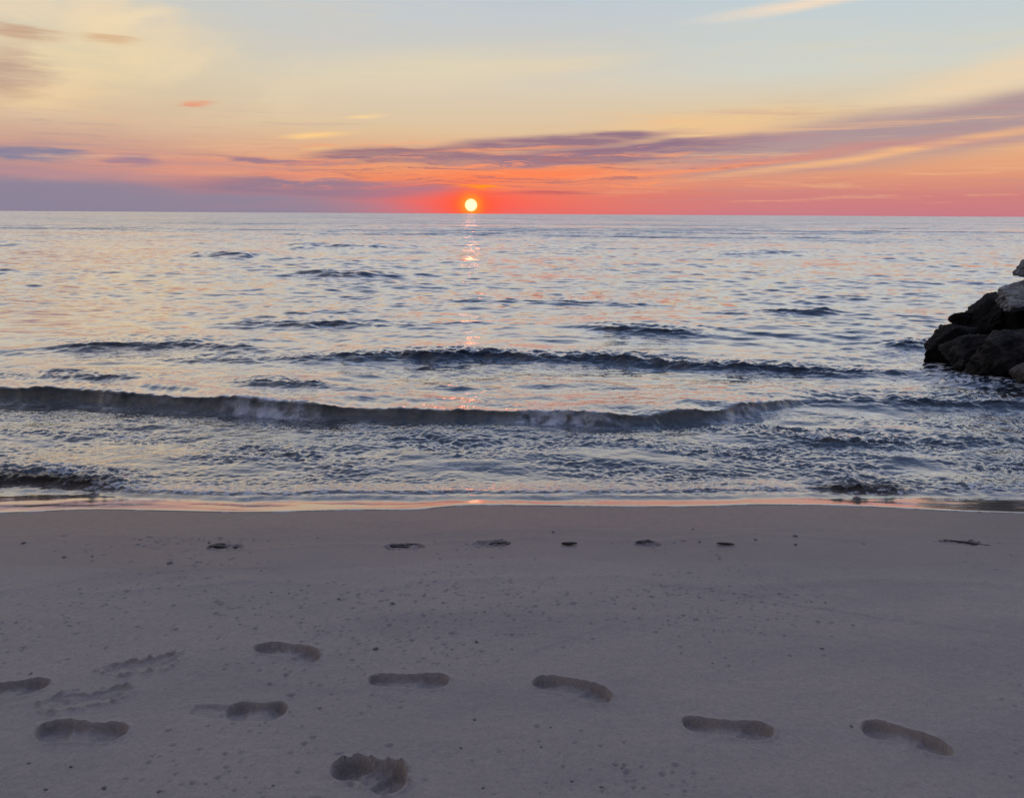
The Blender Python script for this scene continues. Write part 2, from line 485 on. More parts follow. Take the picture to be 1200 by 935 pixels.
# faint edges of old swash sheets and half-filled tracks
for tr, amp_, wd in (([(540, 796), (640, 760), (700, 738), (770, 724)], 0.007, 0.035), ([(735, 795), (860, 802), (1000, 835), (1180, 866)], 0.006, 0.045), ([(-60, 700), (60, 682), (150, 668), (300, 660), (430, 655)], 0.006, 0.05),
                     ([(1260, 760), (1000, 716), (850, 690), (700, 674)], 0.007, 0.05), ([(130, 770), (330, 800), (560, 830), (800, 812)], 0.004, 0.06), ([(470, 870), (620, 905), (700, 960)], 0.006, 0.04)):
    tp = np.array(sorted(at(a_, b_, -0.01) for a_, b_ in tr))
    xs3 = np.linspace(tp[0, 0], tp[-1, 0], 200); kk = np.hanning(31); kk /= kk.sum()
    yl = np.interp(xc, xs3, np.convolve(np.pad(np.interp(xs3, tp[:, 0], tp[:, 1]), 15, 'edge'), kk, 'valid'))
    q = yc - yl + 0.02 * perlin(xc * 5, yc * 0 + amp_ * 1000, 47)
    ends = sstep(tp[0, 0], tp[0, 0] + 0.4, xc) * sstep(tp[-1, 0], tp[-1, 0] - 0.4, xc)
    h += 0.42 * amp_ * ends * (0.7 + 1.3 * fbm(xc * 2.3, yc * 2.3, 48, 3)) * (np.exp(-(np.maximum(q, 0) / (wd * 2.6)) ** 2) * sstep(-wd * 0.6, 0, q) - 0.35 * np.exp(-((q + wd) / wd) ** 2))
pits = np.zeros_like(h)
npit = 2200
patch = lambda a, b: float(perlin(np.array([a * 0.9]), np.array([b * 1.1]), 51)[0])
px_, py_ = rng.uniform(-3.2, 3.2, npit * 3), rng.uniform(1.8, 3.9, npit * 3)
cell = 0.05
order = np.argsort(yc)
ycs = yc[order]
cnt = 0
x0i = np.searchsorted(gx, -3.6, 'right'); y0i = np.searchsorted(gy, 1.5, 'right')
H = np.zeros_like(SZ); H[core] = h
for a, b in zip(px_, py_):
    pr = 0.26 + 1.7 * patch(a, b)
    if b > 3.3:
        pr *= 0.5
    if rng.random() > pr:
        continue
    r_ = rng.uniform(0.0034, 0.0070) * (1.4 if rng.random() < 0.12 else 1.0)
    i0, i1 = np.searchsorted(gx, (a - r_ * 3, a + r_ * 3)); j0, j1 = np.searchsorted(gy, (b - r_ * 3, b + r_ * 3))
    sx_, sy_ = SX[j0:j1, i0:i1] - a, SY[j0:j1, i0:i1] - b
    ex = rng.uniform(0.8, 1.6)
    rr = np.sqrt((sx_ / ex) ** 2 + sy_ ** 2) / r_
    H[j0:j1, i0:i1] += r_ * (-0.85 * np.exp(-rr ** 2 * 1.2) + 0.16 * np.exp(-(rr - 1.5) ** 2 * 4))
    cnt += 1
SZ += H
D_all = SY - np.interp(SX, xs_, ys_)
wet = sstep(-1.35, -0.12, D_all + 0.22 * fbm(SX * 0.8, SY * 2.2, 61, 4) + 0.05 * fbm(SX * 5, SY * 12, 62, 3))
wet = np.clip(0.78 * wet + 0.26 * sstep(-0.99, -0.93, D_all + 0.10 * perlin(SX * 0.7, SX * 0 + 0.6, 63) + 0.03 * perlin(SX * 3.1, SX * 0 + 0.2, 64)), 0, 1)
sand_me = grid_mesh('sand', SX, SY, SZ, {'wet': wet})


def sand_at(x, y):
    i = int(np.clip(np.searchsorted(gx, x), 1, len(gx) - 1)); j = int(np.clip(np.searchsorted(gy, y), 1, len(gy) - 1))
    return float(SZ[j - 1:j + 1, i - 1:i + 1].mean())


m, n = new_mat('beach_sand')
g = n.node('ShaderNodeNewGeometry')
P_ = g.outputs['Position']
wa_ = n.node('ShaderNodeAttribute', attribute_name='wet').outputs['Fac']
big = n.noise(n.mapping(P_, scale=(0.7, 1.6, 1)), 1.0, 5, 0.6)
grain = n.noise(P_, 420.0, 3, 0.7)
mid = n.noise(P_, 26.0, 4, 0.6)
dry_c = n.ramp(grain, [(0.30, (0.244, 0.208, 0.188, 1)), (0.5, (0.345, 0.292, 0.262, 1)), (0.72, (0.445, 0.382, 0.345, 1))])
dry_c = n.mix(n.smooth(mid, 0.35, 0.75, 0.0, 0.28), dry_c, (0.22, 0.195, 0.175, 1))
dry_c = n.mix(n.smooth(big, 0.40, 0.62, 0.0, 0.40), dry_c, (0.22, 0.205, 0.195, 1))
mott = n.noise(P_, 70.0, 5, 0.75)
dry_c = n.mix(n.smooth(mott, 0.40, 0.66, 0.0, 0.40), dry_c, (0.20, 0.178, 0.168, 1))
fleck = n.noise(P_, 110.0, 2, 0.5)
dry_c = n.mix(n.smooth(fleck, 0.66, 0.74, 0.0, 0.5), dry_c, (0.10, 0.09, 0.085, 1))
dry_c = n.mix(n.smooth(fleck, 0.31, 0.25, 0.0, 0.4), dry_c, (0.50, 0.47, 0.45, 1))
wet_c = n.mix(n.smooth(mid, 0.3, 0.7), (0.155, 0.116, 0.110, 1), (0.190, 0.143, 0.134, 1))
basec = n.mix(wa_, dry_c, wet_c)
rough = n.math('SUBTRACT', 0.60, n.math('MULTIPLY', wa_, 0.16))
hgt = n.math('ADD', n.math('MULTIPLY', grain, 0.0012), n.math('MULTIPLY', n.noise(P_, 75.0, 5, 0.7), 0.0045))
bump = n.node('ShaderNodeBump', inp={'Strength': n.math('SUBTRACT', 0.7, n.math('MULTIPLY', wa_, 0.5)), 'Distance': 1.0, 'Height': hgt})
bs = n.node('ShaderNodeBsdfPrincipled', inp={'Base Color': basec, 'Roughness': rough, 'Normal': bump.outputs[0], 'IOR': 1.5})
n.node('ShaderNodeOutputMaterial', inp={0: bs.outputs[0]})
sand = link('sand', sand_me, m)
sand['kind'] = 'structure'

# ------------------------------------------------------------------ water
s_c = np.linspace(-0.70, 0.70, 1450)
so = 0.70 + np.cumsum(np.geomspace(0.0011, 0.06, 70)); so = so[so < 2.4]
sgrid = np.concatenate([-so[::-1], s_c, so])
dl = [0.0, 0.003]
while dl[-1] < 0.75:
    dl.append(dl[-1] + 0.0075)
y_ = 4.6 + dl[-1]
while y_ < 9000:
    st = 0.0105 * max(1.0, (y_ / 8.5)) ** 2
    y_ += min(st, 0.02 * y_ if y_ < 300 else 0.25 * y_)
    dl.append(y_ - 4.6)
dl = np.array(dl)
OY = -2.0
S, DL = np.meshgrid(sgrid, dl)
# x from the fan, taken at the row's nominal distance
WX = S * (4.6 + DL - OY)
ye = y_edge(np.clip(WX, -39, 39))
WY = ye * np.exp(-DL / 40.0) + 4.6 * (1 - np.exp(-DL / 40.0)) + DL
dly = np.gradient(dl)[:, None] * np.ones_like(S)
dist_ = np.hypot(WX, WY)
print('water verts', WX.size)

Z = np.zeros_like(WX, dtype=np.float32)
DX = np.zeros_like(Z); DY = np.zeros_like(Z)
delta = WY - ye
# patches of calmer and rougher water
pat = fbm(WX * 0.11, WY * 0.05, 71, 3)
pat2 = fbm(WX * 0.5, WY * 0.35, 72, 3)
calm = np.clip(0.75 + 0.9 * pat + 0.35 * pat2, 0.2, 1.6).astype(np.float32)
rightside = sstep(0.22, 0.45, WX / (WY + 0.5)) * sstep(30, 9, WY)
calm = calm * (1 + 0.5 * rightside)
shoal = sstep(0.15, 1.6, delta)
r2 = np.random.default_rng(5)
NW = 84
for i in range(NW):
    lam = 0.16 * (10.0 / 0.16) ** ((i + r2.uniform(0, 1)) / NW)
    th = r2.normal(0, 0.40 if lam < 1.2 else 0.24)
    k = 2 * math.pi / lam
    kx, ky = k * math.sin(th), -k * math.cos(th)
    sl = 0.031 if lam < 0.7 else 0.021 if lam < 1.2 else 0.0115
    a = sl * lam / (2 * math.pi) * r2.uniform(0.6, 1.4)
    ph = r2.uniform(0, 2 * math.pi)
    rows = np.where(dl < 1e9)[0]
    wl = np.clip((lam / dly[:, 0] - 2.4) / 2, 0, 1)
    act = wl > 0
    if not act.any():
        continue
    rmax = np.max(np.where(act)[0]) + 1
    X, Y = WX[:rmax], WY[:rmax]
    phs = (kx * X + ky * Y + ph).astype(np.float32)
    A = (a * wl[:rmax, None]).astype(np.float32)
    c_, s__ = np.cos(phs), np.sin(phs)
    Z[:rmax] += A * c_
    DX[:rmax] -= A * s__ * (kx / k)
    DY[:rmax] -= A * s__ * (ky / k)
grow = (calm * shoal * (0.75 + 0.35 * sstep(8, 25, WY))).astype(np.float32)
Z *= grow; DX *= grow; DY *= grow

# short chaotic chop in the surf zone and round the rocks
BORE = [(-400, 570), (0, 567), (90, 572), (130, 577), (200, 583), (270, 585), (400, 586.5), (500, 588), (600, 588.5), (700, 587.5), (800, 586), (900, 584.5), (950, 582.5), (990, 584), (1050, 580), (1100, 577.5), (1200, 577.5), (1600, 580)]
BW = np.array([at(a_, b_, -0.15) for a_, b_ in BORE])
db = np.maximum(np.interp(WX, BW[:, 0], BW[:, 1]) - ye + 0.03 * perlin(WX * 3.1, WX * 0 + 0.5, 87) + 0.02 * perlin(WX * 11, WX * 0 + 0.5, 88), 0.05).astype(np.float32)
near = WY < 16
xn, yn = WX[near], WY[near]
dn = delta[near]
ch = 0.45 * fbm(xn * 2.4 + 0.6 * yn, yn * 5.0, 81, 2) + 0.42 * fbm(xn * 10.5 + 0.3 * yn, yn * 15.0, 82, 3) + 0.30 * fbm(xn * 22.0 - 0.4 * yn, yn * 36.0, 85, 3)
ch = ch - 0.35 * np.abs(perlin(xn * 6.0, yn * 9.0, 83))
wgt = sstep(-0.03, 0.14, dn - db[near]) * (0.6 + 0.4 * sstep(0.0, 0.4, dn - db[near])) * (1 - 0.72 * sstep(6.6, 7.4, yn)) * (1 - 0.75 * sstep(9, 14, yn))
wgt = wgt * (1 + 0.5 * rightside[near]) * np.clip(0.68 + 1.7 * fbm(xn * 0.8 + 0.5 * yn, yn * 1.9, 84, 3), 0.12, 1.6)
Z[near] += 0.031 * wgt * ch

foam = np.zeros_like(Z)
# surveyed wave crests: photograph x, y of the crest, height (m), width of front (m), width of back (m)
WAVES = [
    # the breaker
    dict(p=[(-420, 440), (-150, 446), (0, 452), (100, 455), (200, 460), (300, 467), (400, 474), (500, 478), (600, 480.5), (720, 481), (810, 479), (860, 474), (905, 468), (950, 466)],
         h=[0.14, 0.14, 0.135, 0.13, 0.135, 0.13, 0.115, 0.105, 0.095, 0.115, 0.105, 0.10, 0.09, 0.0], f=0.15, b=0.85, lean=0.6),
    # its lower continuation on the right
    dict(p=[(905, 470), (960, 462), (1050, 463), (1150, 464), (1300, 466), (1500, 470)], h=[0.0, 0.05, 0.065, 0.07, 0.07, 0.0], f=0.36, b=0.6, lean=0.3),
    dict(p=[(800, 500), (880, 506), (980, 512), (1060, 511), (1150, 508), (1250, 508)], h=[0.0, 0.035, 0.05, 0.05, 0.035, 0.0], f=0.26, b=0.5, lean=0.3),
    # the second line
    dict(p=[(100, 423), (250, 418), (400, 414), (500, 409), (600, 408), (700, 411), (800, 417), (900, 423), (1000, 427), (1080, 432)], h=[0.0, 0.035, 0.05, 0.095, 0.10, 0.09, 0.10, 0.085, 0.07, 0.0], f=0.36, b=0.9, lean=0.35),
    dict(p=[(40, 404), (110, 402), (200, 401), (280, 405), (340, 408)], h=[0, 0.06, 0.065, 0.055, 0], f=0.5, b=0.9, lean=0.3),
    dict(p=[(230, 378), (300, 375), (400, 375), (480, 377), (560, 380)], h=[0, 0.06, 0.07, 0.06, 0], f=0.7, b=1.2, lean=0.3),
    dict(p=[(460, 352), (560, 350), (650, 350), (740, 352), (840, 354)], h=[0, 0.06, 0.08, 0.07, 0], f=0.9, b=1.5, lean=0.3),
    dict(p=[(660, 384), (720, 385), (800, 388), (860, 392)], h=[0, 0.06, 0.06, 0], f=0.5, b=0.9, lean=0.3),
    dict(p=[(310, 288), (360, 286), (440, 287), (520, 289)], h=[0, 0.24, 0.24, 0], f=3.0, b=5, lean=0.2),
    dict(p=[(200, 297), (240, 296), (300, 297), (340, 298)], h=[0, 0.16, 0.16, 0], f=2.0, b=4, lean=0.2),
    dict(p=[(800, 296), (850, 294), (920, 293), (980, 295)], h=[0, 0.18, 0.2, 0], f=2.5, b=4, lean=0.2),
    dict(p=[(330, 322), (380, 321), (430, 322), (480, 324)], h=[0, 0.10, 0.10, 0], f=1.2, b=2, lean=0.2),
    dict(p=[(840, 366), (900, 364), (960, 365), (1010, 367)], h=[0, 0.08, 0.08, 0], f=0.6, b=1.2, lean=0.3),
    dict(p=[(1020, 405), (1050, 399), (1080, 398), (1100, 404)], h=[0, 0.075, 0.07, 0], f=0.35, b=0.5, lean=0.3),
    dict(p=[(250, 452), (310, 449), (370, 451), (400, 456)], h=[0, 0.05, 0.05, 0], f=0.3, b=0.5, lean=0.2),
    dict(p=[(-60, 441), (40, 440), (140, 443), (220, 447)], h=[0, 0.05, 0.05, 0], f=0.35, b=0.6, lean=0.2),
    dict(p=[(1080, 442), (1130, 441), (1200, 444), (1300, 448)], h=[0, 0.06, 0.06, 0], f=0.3, b=0.6, lean=0.2),
    # small bores running up the beach
    dict(p=[(-300, 541), (-120, 549), (0, 555), (50, 557), (100, 563), (130, 569), (190, 577)], h=[0.05, 0.055, 0.055, 0.055, 0.045, 0.03, 0.0], f=0.10, b=0.45, lean=0.35),
    dict(p=[(80, 568), (150, 574), (230, 578), (300, 579), (400, 578), (500, 580), (600, 582), (700, 581), (800, 579), (900, 577), (960, 576)], h=[0.0, 0.03, 0.032, 0.034, 0.030, 0.026, 0.022, 0.024, 0.026, 0.028, 0.0], f=0.08, b=0.35, lean=0.25),
    dict(p=[(935, 577), (975, 572), (1005, 569), (1040, 572), (1075, 576)], h=[0.0, 0.055, 0.075, 0.055, 0.0], f=0.10, b=0.3, lean=0.35),
    dict(p=[(1060, 574), (1110, 571), (1200, 571), (1350, 575)], h=[0.0, 0.025, 0.03, 0.03], f=0.12, b=0.4, lean=0.2),
]
face_tint = np.zeros_like(Z)
veil = np.zeros_like(Z); weed = np.zeros_like(Z)
for wi, W in enumerate(WAVES):
    pts = np.array([at(px, py, SEA + hh * 0.9) for (px, py), hh in zip(W['p'], W['h'])])
    xr = (pts[:, 0].min() - 0.5, pts[:, 0].max() + 0.5)
    yr = (pts[:, 1].min() - W['f'] * 2.5 - 0.6, pts[:, 1].max() + W['b'] * 3.5 + 0.6)
    mm = (WX > xr[0]) & (WX < xr[1]) & (WY > yr[0]) & (WY < yr[1])
    if not mm.any():
        continue
    X, Y = WX[mm], WY[mm]
    o = np.argsort(pts[:, 0])
    xs2 = np.linspace(pts[0, 0], pts[-1, 0], 400)
    kk = np.hanning(41); kk /= kk.sum()
    yc2 = np.convolve(np.pad(np.interp(xs2, pts[o, 0], pts[o, 1]), 20, 'edge'), kk, 'valid')
    hc2 = np.convolve(np.pad(np.interp(xs2, pts[o, 0], np.array(W['h'])[o]), 20, 'edge'), kk, 'valid')
    sc = W['f']
    yc_ = np.interp(X, xs2, yc2) + 0.22 * sc * perlin(X * 0.9 / sc * 0.3, X * 0 + wi, 91) + 0.09 * sc * perlin(X * 1.2 / sc, X * 0 + wi + 0.4, 92)
    hc = np.interp(X, xs2, hc2, left=0, right=0) * (1 + 0.24 * perlin(X * 0.5 / sc * 0.6, X * 0 + wi + 0.7, 93) + 0.07 * perlin(X * 2.0 / sc, X * 0 + wi + 0.2, 94))
    q = Y - yc_
    back = np.exp(-(np.maximum(q, 0) / W['b']) ** 1.35)
    fr = sstep(-W['f'], 0.0, q)
    fr = fr ** 0.8
    prof = np.where(q > 0, back, fr)
    tr = -0.08 * np.exp(-((q + W['f'] * 1.5) / (W['f'] * 0.8)) ** 2)
    hgt_ = hc * (prof + tr)
    Z[mm] += hgt_
    DY[mm] -= W['lean'] * W['f'] * np.where(q > -W['f'], prof ** 3, 0) * np.clip(hc / max(max(W['h']), 1e-3), 0, 1.2)
    if wi == 0:
        face_tint[mm] = np.maximum(face_tint[mm], fr * sstep(0.25, -0.02, q) * np.clip(hc / 0.12, 0, 1))
        # spilling foam at three places along the lip and down the face
        xw = lambda p_: float(at(p_, 480, SEA)[0])
        fo = np.zeros_like(X)
        ns = fbm(X * 9, Y * 14, 95, 4)
        for (c, hwid, top, bot, st) in ((xw(318), 0.50, 0.06, -0.20, 0.95), (xw(655), 0.55, 0.03, -0.18, 0.88), (xw(180), 0.9, 0.06, -0.10, 0.48), (xw(868), 0.42, 0.08, -0.18, 0.6), (xw(480), 0.7, 0.03, -0.06, 0.36), (xw(785), 0.6, 0.03, -0.05, 0.36), (xw(40), 0.8, 0.03, -0.06, 0.36)):
            band = sstep(bot - 0.05, bot + 0.08, q) * sstep(top + 0.05, top - 0.04, q)
            fo = np.maximum(fo, st * sstep(1.35, 0.15, np.abs(X - c) / hwid + 0.5 * perlin(X * 5, Y * 5, 98)) * band)
        fo = np.clip(fo * (0.80 + 1.5 * ns), 0, 1)
        veil[mm] = np.maximum(veil[mm], np.clip(fo * 1.5, 0, 1) * np.clip(0.55 + 1.3 * fbm(X * 9, Y * 14, 103, 4), 0, 1))
        foam[mm] = np.maximum(foam[mm], 0.80 * fo)
        lump = 0.020 * fo * (fbm(X * 14, Y * 20, 96, 3) + 0.4)
        Z[mm] += lump; DY[mm] -= 0.6 * lump
        # ruffled lip
        Z[mm] += 0.010 * np.exp(-(q / 0.05) ** 2) * fbm(X * 11, Y * 3, 97, 3) * np.clip(hc / 0.12, 0, 1)
    elif W['f'] < 0.15:
        ns = fbm(X * 16, Y * 24, 99, 3)
        fo = sstep(-W['f'] * 1.3, -W['f'] * 0.6, q) * sstep(0.22, 0.0, q) * np.clip(hc / 0.03, 0, 1)
        if wi in (17, 19):
            fo *= 0.25
            weed[mm] = np.maximum(weed[mm], np.clip(hc / 0.045, 0, 1) ** 2 * sstep(-1.5 * W['f'], -0.9 * W['f'], q + 0.03 * ns) * sstep(0.16, 0.02, q + 0.06 * ns))  # mask for the darker body colour of these two bores
            Z[mm] += 0.9 * hc * fbm(X * 7, Y * 12, 140, 4) * sstep(-2 * W['f'], 0, q) * sstep(0.5, 0.1, q)
        foam[mm] = np.maximum(foam[mm], np.clip(fo * (0.35 + 1.5 * ns), 0, 0.8))
        Z[mm] += 0.010 * fo * ns
    else:
        ns = fbm(X * 1.6 / W['f'], Y * 2.6 / W['f'], 100 + wi, 4)
        Z[mm] += 0.75 * hc * ns * sstep(-1.3 * W['f'], 0, q) * sstep(2.0 * W['f'], 0, q)

# thin scraps of foam drifting in the surf zone
nf_ = near & (WY < 7.6)
X, Y = WX[nf_], WY[nf_]
lace = fbm(X * 2.6, Y * 4.5, 111, 4)
fine = fbm(X * 17, Y * 24, 112, 3)
sc_ = sstep(0.10, 0.42, lace + 0.55 * fine - 0.02) * sstep(0.25, 0.5, delta[nf_]) * 0.50
foam[nf_] = np.maximum(foam[nf_], sc_ * sstep(7.3, 6.3, Y))

rl = np.abs(fbm(X * 2.2 + 0.25 * perlin(X * 3, Y * 3, 113), Y * 4.6, 114, 4))
rl2 = np.abs(fbm(X * 5.0, Y * 9.0, 115, 3))
lc = np.clip(sstep(0.075, 0.0, rl) * 0.75 + sstep(0.06, 0.0, rl2) * 0.45, 0, 1) * np.clip(0.5 + 1.6 * fbm(X * 0.9, Y * 1.4, 116, 2), 0, 1)
foam[nf_] = np.maximum(foam[nf_], 0.62 * lc * sstep(0.0, 0.15, delta[nf_] - db[nf_]) * sstep(7.0, 6.2, Y))
# the sheet of water over the sand and its rounded edge
sandz = sand_low(WX, WY).astype(np.float32)
lens = 0.0045 * (1 - np.exp(-np.maximum(delta, 0) / 0.012)) + 0.004 * sstep(0.02, 0.5, delta) + 0.05 * sstep(0.5, 1.5, delta)
lens = lens + 0.004 * sstep(0.02, 0.2, delta) * fbm(WX * 1.3, WY * 5, 121, 2) * sstep(1.2, 0.3, delta)
bo_ = sstep(-0.03, 0.09, delta - db) * sstep(1.0, 0.3, delta - db)
lens = lens + bo_ * (0.018 + 0.6 * np.where(WY < 16, Z, 0))
film = sandz + lens
wave_z = SEA + Z
bo = sstep(-0.02, 0.10, delta - db)
kmx = 0.012
hm = np.clip(0.5 + 0.5 * (wave_z - film) / kmx, 0, 1)
WZ = film * (1 - hm) + wave_z * hm + kmx * hm * (1 - hm)
WZ[delta < 0.02] = film[delta < 0.02]
WZ[0] = sandz[0] - 0.004
damp = sstep(0.05, 0.4, delta)
depth = WZ - sandz
shallow = np.exp(-np.maximum(depth, 0) / 0.05) * sstep(60, 20, WY)
surf = sstep(9.0, 6.5, WY)
rimf = sstep(0.030, 0.004, delta) * np.clip(0.55 + 1.2 * fbm(WX * 6, WY * 6, 131, 3), 0, 1) * 0.85
foam = np.maximum(foam, rimf)
for (cx, cy, ra, rb) in ((1100, 422, 0.55, 0.5), (1135, 427, 0.55, 0.45), (1185, 445, 0.8, 0.6), (1200, 450, 0.35, 0.3)):
    xx, yy = at(cx, cy, SEA)
    rr_ = np.sqrt(((WX - xx) / ra) ** 2 + ((WY - yy - rb * 0.5) / rb) ** 2)
    foam = np.maximum(foam, 0.95 * sstep(1.7, 1.0, rr_) * np.clip(0.42 + 1.7 * fbm(WX * 8, WY * 13, 134, 4), 0, 1) * (WY < 12))
frin = sstep(-0.02, 0.03, delta - db) * sstep(0.34, 0.04, delta - db) * np.clip(0.25 + 1.7 * fbm(WX * 15, WY * 22, 132, 4), 0, 1) * np.clip(0.75 + 1.2 * perlin(WX * 1.1, WX * 0 + 0.3, 133), 0.15, 1)
foam = np.maximum(foam, 0.75 * frin * (WY < 9))
wme = grid_mesh('water', WX + DX * damp, WY + DY * damp, WZ, {'foam': foam, 'shallow': shallow, 'surf': surf, 'crest': face_tint, 'veil': veil, 'weed': weed})

m, n = new_mat('lake_water')
g = n.node('ShaderNodeNewGeometry'); P_ = g.outputs['Position']
fo_ = n.node('ShaderNodeAttribute', attribute_name='foam').outputs['Fac']
sh_ = n.node('ShaderNodeAttribute', attribute_name='shallow').outputs['Fac']
su_ = n.node('ShaderNodeAttribute', attribute_name='surf').outputs['Fac']
nA = n.noise(n.mapping(P_, scale=(0.55, 1, 1)), 14.0, 3, 0.55)
nB = n.noise(n.mapping(P_, scale=(0.35, 1, 1)), 2.2, 4, 0.6)
nC = n.noise(n.mapping(P_, scale=(0.22, 1, 1)), 0.35, 4, 0.6)
sepp = n.node('ShaderNodeSeparateXYZ', inp={0: P_})
farw = n.smooth(sepp.outputs[1], 9.0, 45.0)
farw2 = n.smooth(sepp.outputs[1], 40.0, 160.0)
filmk = n.math('SUBTRACT', 1.0, n.math('MULTIPLY', sh_, 0.93))
hA = n.math('MULTIPLY', nA, n.math('MULTIPLY', filmk, n.math('MULTIPLY_ADD', su_, 0.0045, 0.0045)))
bump = n.node('ShaderNodeBump', inp={'Strength': 1.0, 'Distance': 1.0, 'Height': hA})
# far ripples too small for the mesh: the surface slope itself is varied, leaning a little to the viewer's shore as the visible faces of ripples do
rip1 = n.node('ShaderNodeTexNoise', inp={'Vector': n.mapping(P_, scale=(0.30, 1, 1)), 'Scale': 1.3, 'Detail': 4.0})
rip2 = n.node('ShaderNodeTexNoise', inp={'Vector': n.mapping(P_, scale=(0.18, 1, 1)), 'Scale': 0.16, 'Detail': 5.0})
rsum = n.node('ShaderNodeVectorMath', operation='ADD', inp={0: rip1.outputs['Color'], 1: rip2.outputs['Color']}).outputs[0]
rsub = n.node('ShaderNodeVectorMath', operation='SUBTRACT', inp={0: rsum, 1: (1.0, 1.24, 1.0)}).outputs[0]
rmul = n.node('ShaderNodeVectorMath', operation='MULTIPLY', inp={0: rsub, 1: (0.45, 0.85, 0.0)}).outputs[0]
rsc = n.node('ShaderNodeVectorMath', operation='SCALE', inp={0: rmul, 'Scale': n.math('MULTIPLY_ADD', n.smooth(sepp.outputs[1], 12.0, 90.0), 0.98, 0.02)}).outputs[0]
rip0 = n.node('ShaderNodeTexNoise', inp={'Vector': n.mapping(P_, scale=(0.40, 1, 1)), 'Scale': 5.0, 'Detail': 3.0}).outputs['Color']
r0 = n.node('ShaderNodeVectorMath', operation='MULTIPLY', inp={0: n.node('ShaderNodeVectorMath', operation='SUBTRACT', inp={0: rip0, 1: (0.5, 0.5, 0.5)}).outputs[0], 1: (0.6, 1.0, 0.0)}).outputs[0]
r0 = n.node('ShaderNodeVectorMath', operation='SCALE', inp={0: r0, 'Scale': n.math('MULTIPLY', n.math('MULTIPLY_ADD', n.smooth(sepp.outputs[1], 7.0, 20.0), 0.75, 0.1), filmk)}).outputs[0]
rsc = n.node('ShaderNodeVectorMath', operation='ADD', inp={0: rsc, 1: r0}).outputs[0]
nrm = n.node('ShaderNodeVectorMath', operation='NORMALIZE', inp={0: n.node('ShaderNodeVectorMath', operation='ADD', inp={0: bump.outputs[0], 1: rsc}).outputs[0]}).outputs[0]
lw = n.node('ShaderNodeLayerWeight', inp={0: 0.5, 'Normal': nrm})
refl = n.ramp(lw.outputs['Facing'], [(0.0, 0.035), (0.35, 0.07), (0.55, 0.16), (0.70, 0.44), (0.82, 0.84), (1.0, 0.98)], 'LINEAR')
body = n.mix(su_, (0.018, 0.034, 0.056, 1), (0.048, 0.070, 0.090, 1))
body = n.mix(n.node('ShaderNodeAttribute', attribute_name='crest').outputs['Fac'], body, n.mix(n.smooth(n.noise(n.mapping(P_, scale=(1.0, 0.25, 0.25)), 9.0, 5, 0.65), 0.35, 0.65), (0.150, 0.166, 0.148, 1), (0.270, 0.278, 0.246, 1)))  # silty face colour, raised to stand in for light passing through the wave
body = n.mix(n.node('ShaderNodeAttribute', attribute_name='veil').outputs['Fac'], body, (0.56, 0.61, 0.68, 1))
dk_ = n.node('ShaderNodeAttribute', attribute_name='weed').outputs['Fac']
body = n.mix(dk_, body, (0.010, 0.010, 0.011, 1))  # near-black body colour on two small bores, reflection cut as well
refl = n.math('MULTIPLY', refl, n.math('MULTIPLY_ADD', dk_, -0.75, 1.0))
body = n.mix(sh_, body, (0.125, 0.100, 0.088, 1))
dif = n.node('ShaderNodeBsdfDiffuse', inp={0: body, 'Normal': bump.outputs[0]})
glo = n.node('ShaderNodeBsdfGlossy', inp={0: (1, 1, 1, 1), 'Roughness': n.math('MULTIPLY_ADD', sh_, 0.06, 0.06), 'Normal': nrm})
mx = n.node('ShaderNodeMixShader', inp={0: refl, 1: dif.outputs[0], 2: glo.outputs[0]})
fn = n.noise(n.mapping(P_, scale=(0.7, 1, 1)), 34.0, 6, 0.75)
ff = n.smooth(n.math('MULTIPLY_ADD', n.math('SUBTRACT', fn, 0.5), 2.4, fo_), 0.34, 0.62)
ff = n.math('MULTIPLY', ff, n.smooth(fo_, 0.0, 0.8, 0.0, 0.9))
fbump = n.node('ShaderNodeBump', inp={'Strength': 0.9, 'Distance': 0.012, 'Height': fn})
fd = n.node('ShaderNodeBsdfPrincipled', inp={'Base Color': (0.66, 0.70, 0.76, 1), 'Roughness': 0.45, 'Normal': fbump.outputs[0]})
mx2 = n.node('ShaderNodeMixShader', inp={0: ff, 1: mx.outputs[0], 2: fd.outputs[0]})
n.node('ShaderNodeOutputMaterial', inp={0: mx2.outputs[0]})
water = link('water', wme, m)
water['kind'] = 'structure'


# ------------------------------------------------------------------ rocks
def noise3(v, f, seed):
    x, y, z = (v * f).T
    return (perlin(x + 0.37 * z, y + 0.61 * z, seed) + perlin(y - 0.43 * x, z + 0.29 * x, seed + 1) + perlin(z + 0.5 * y, x - 0.33 * y, seed + 2)) / 2.0


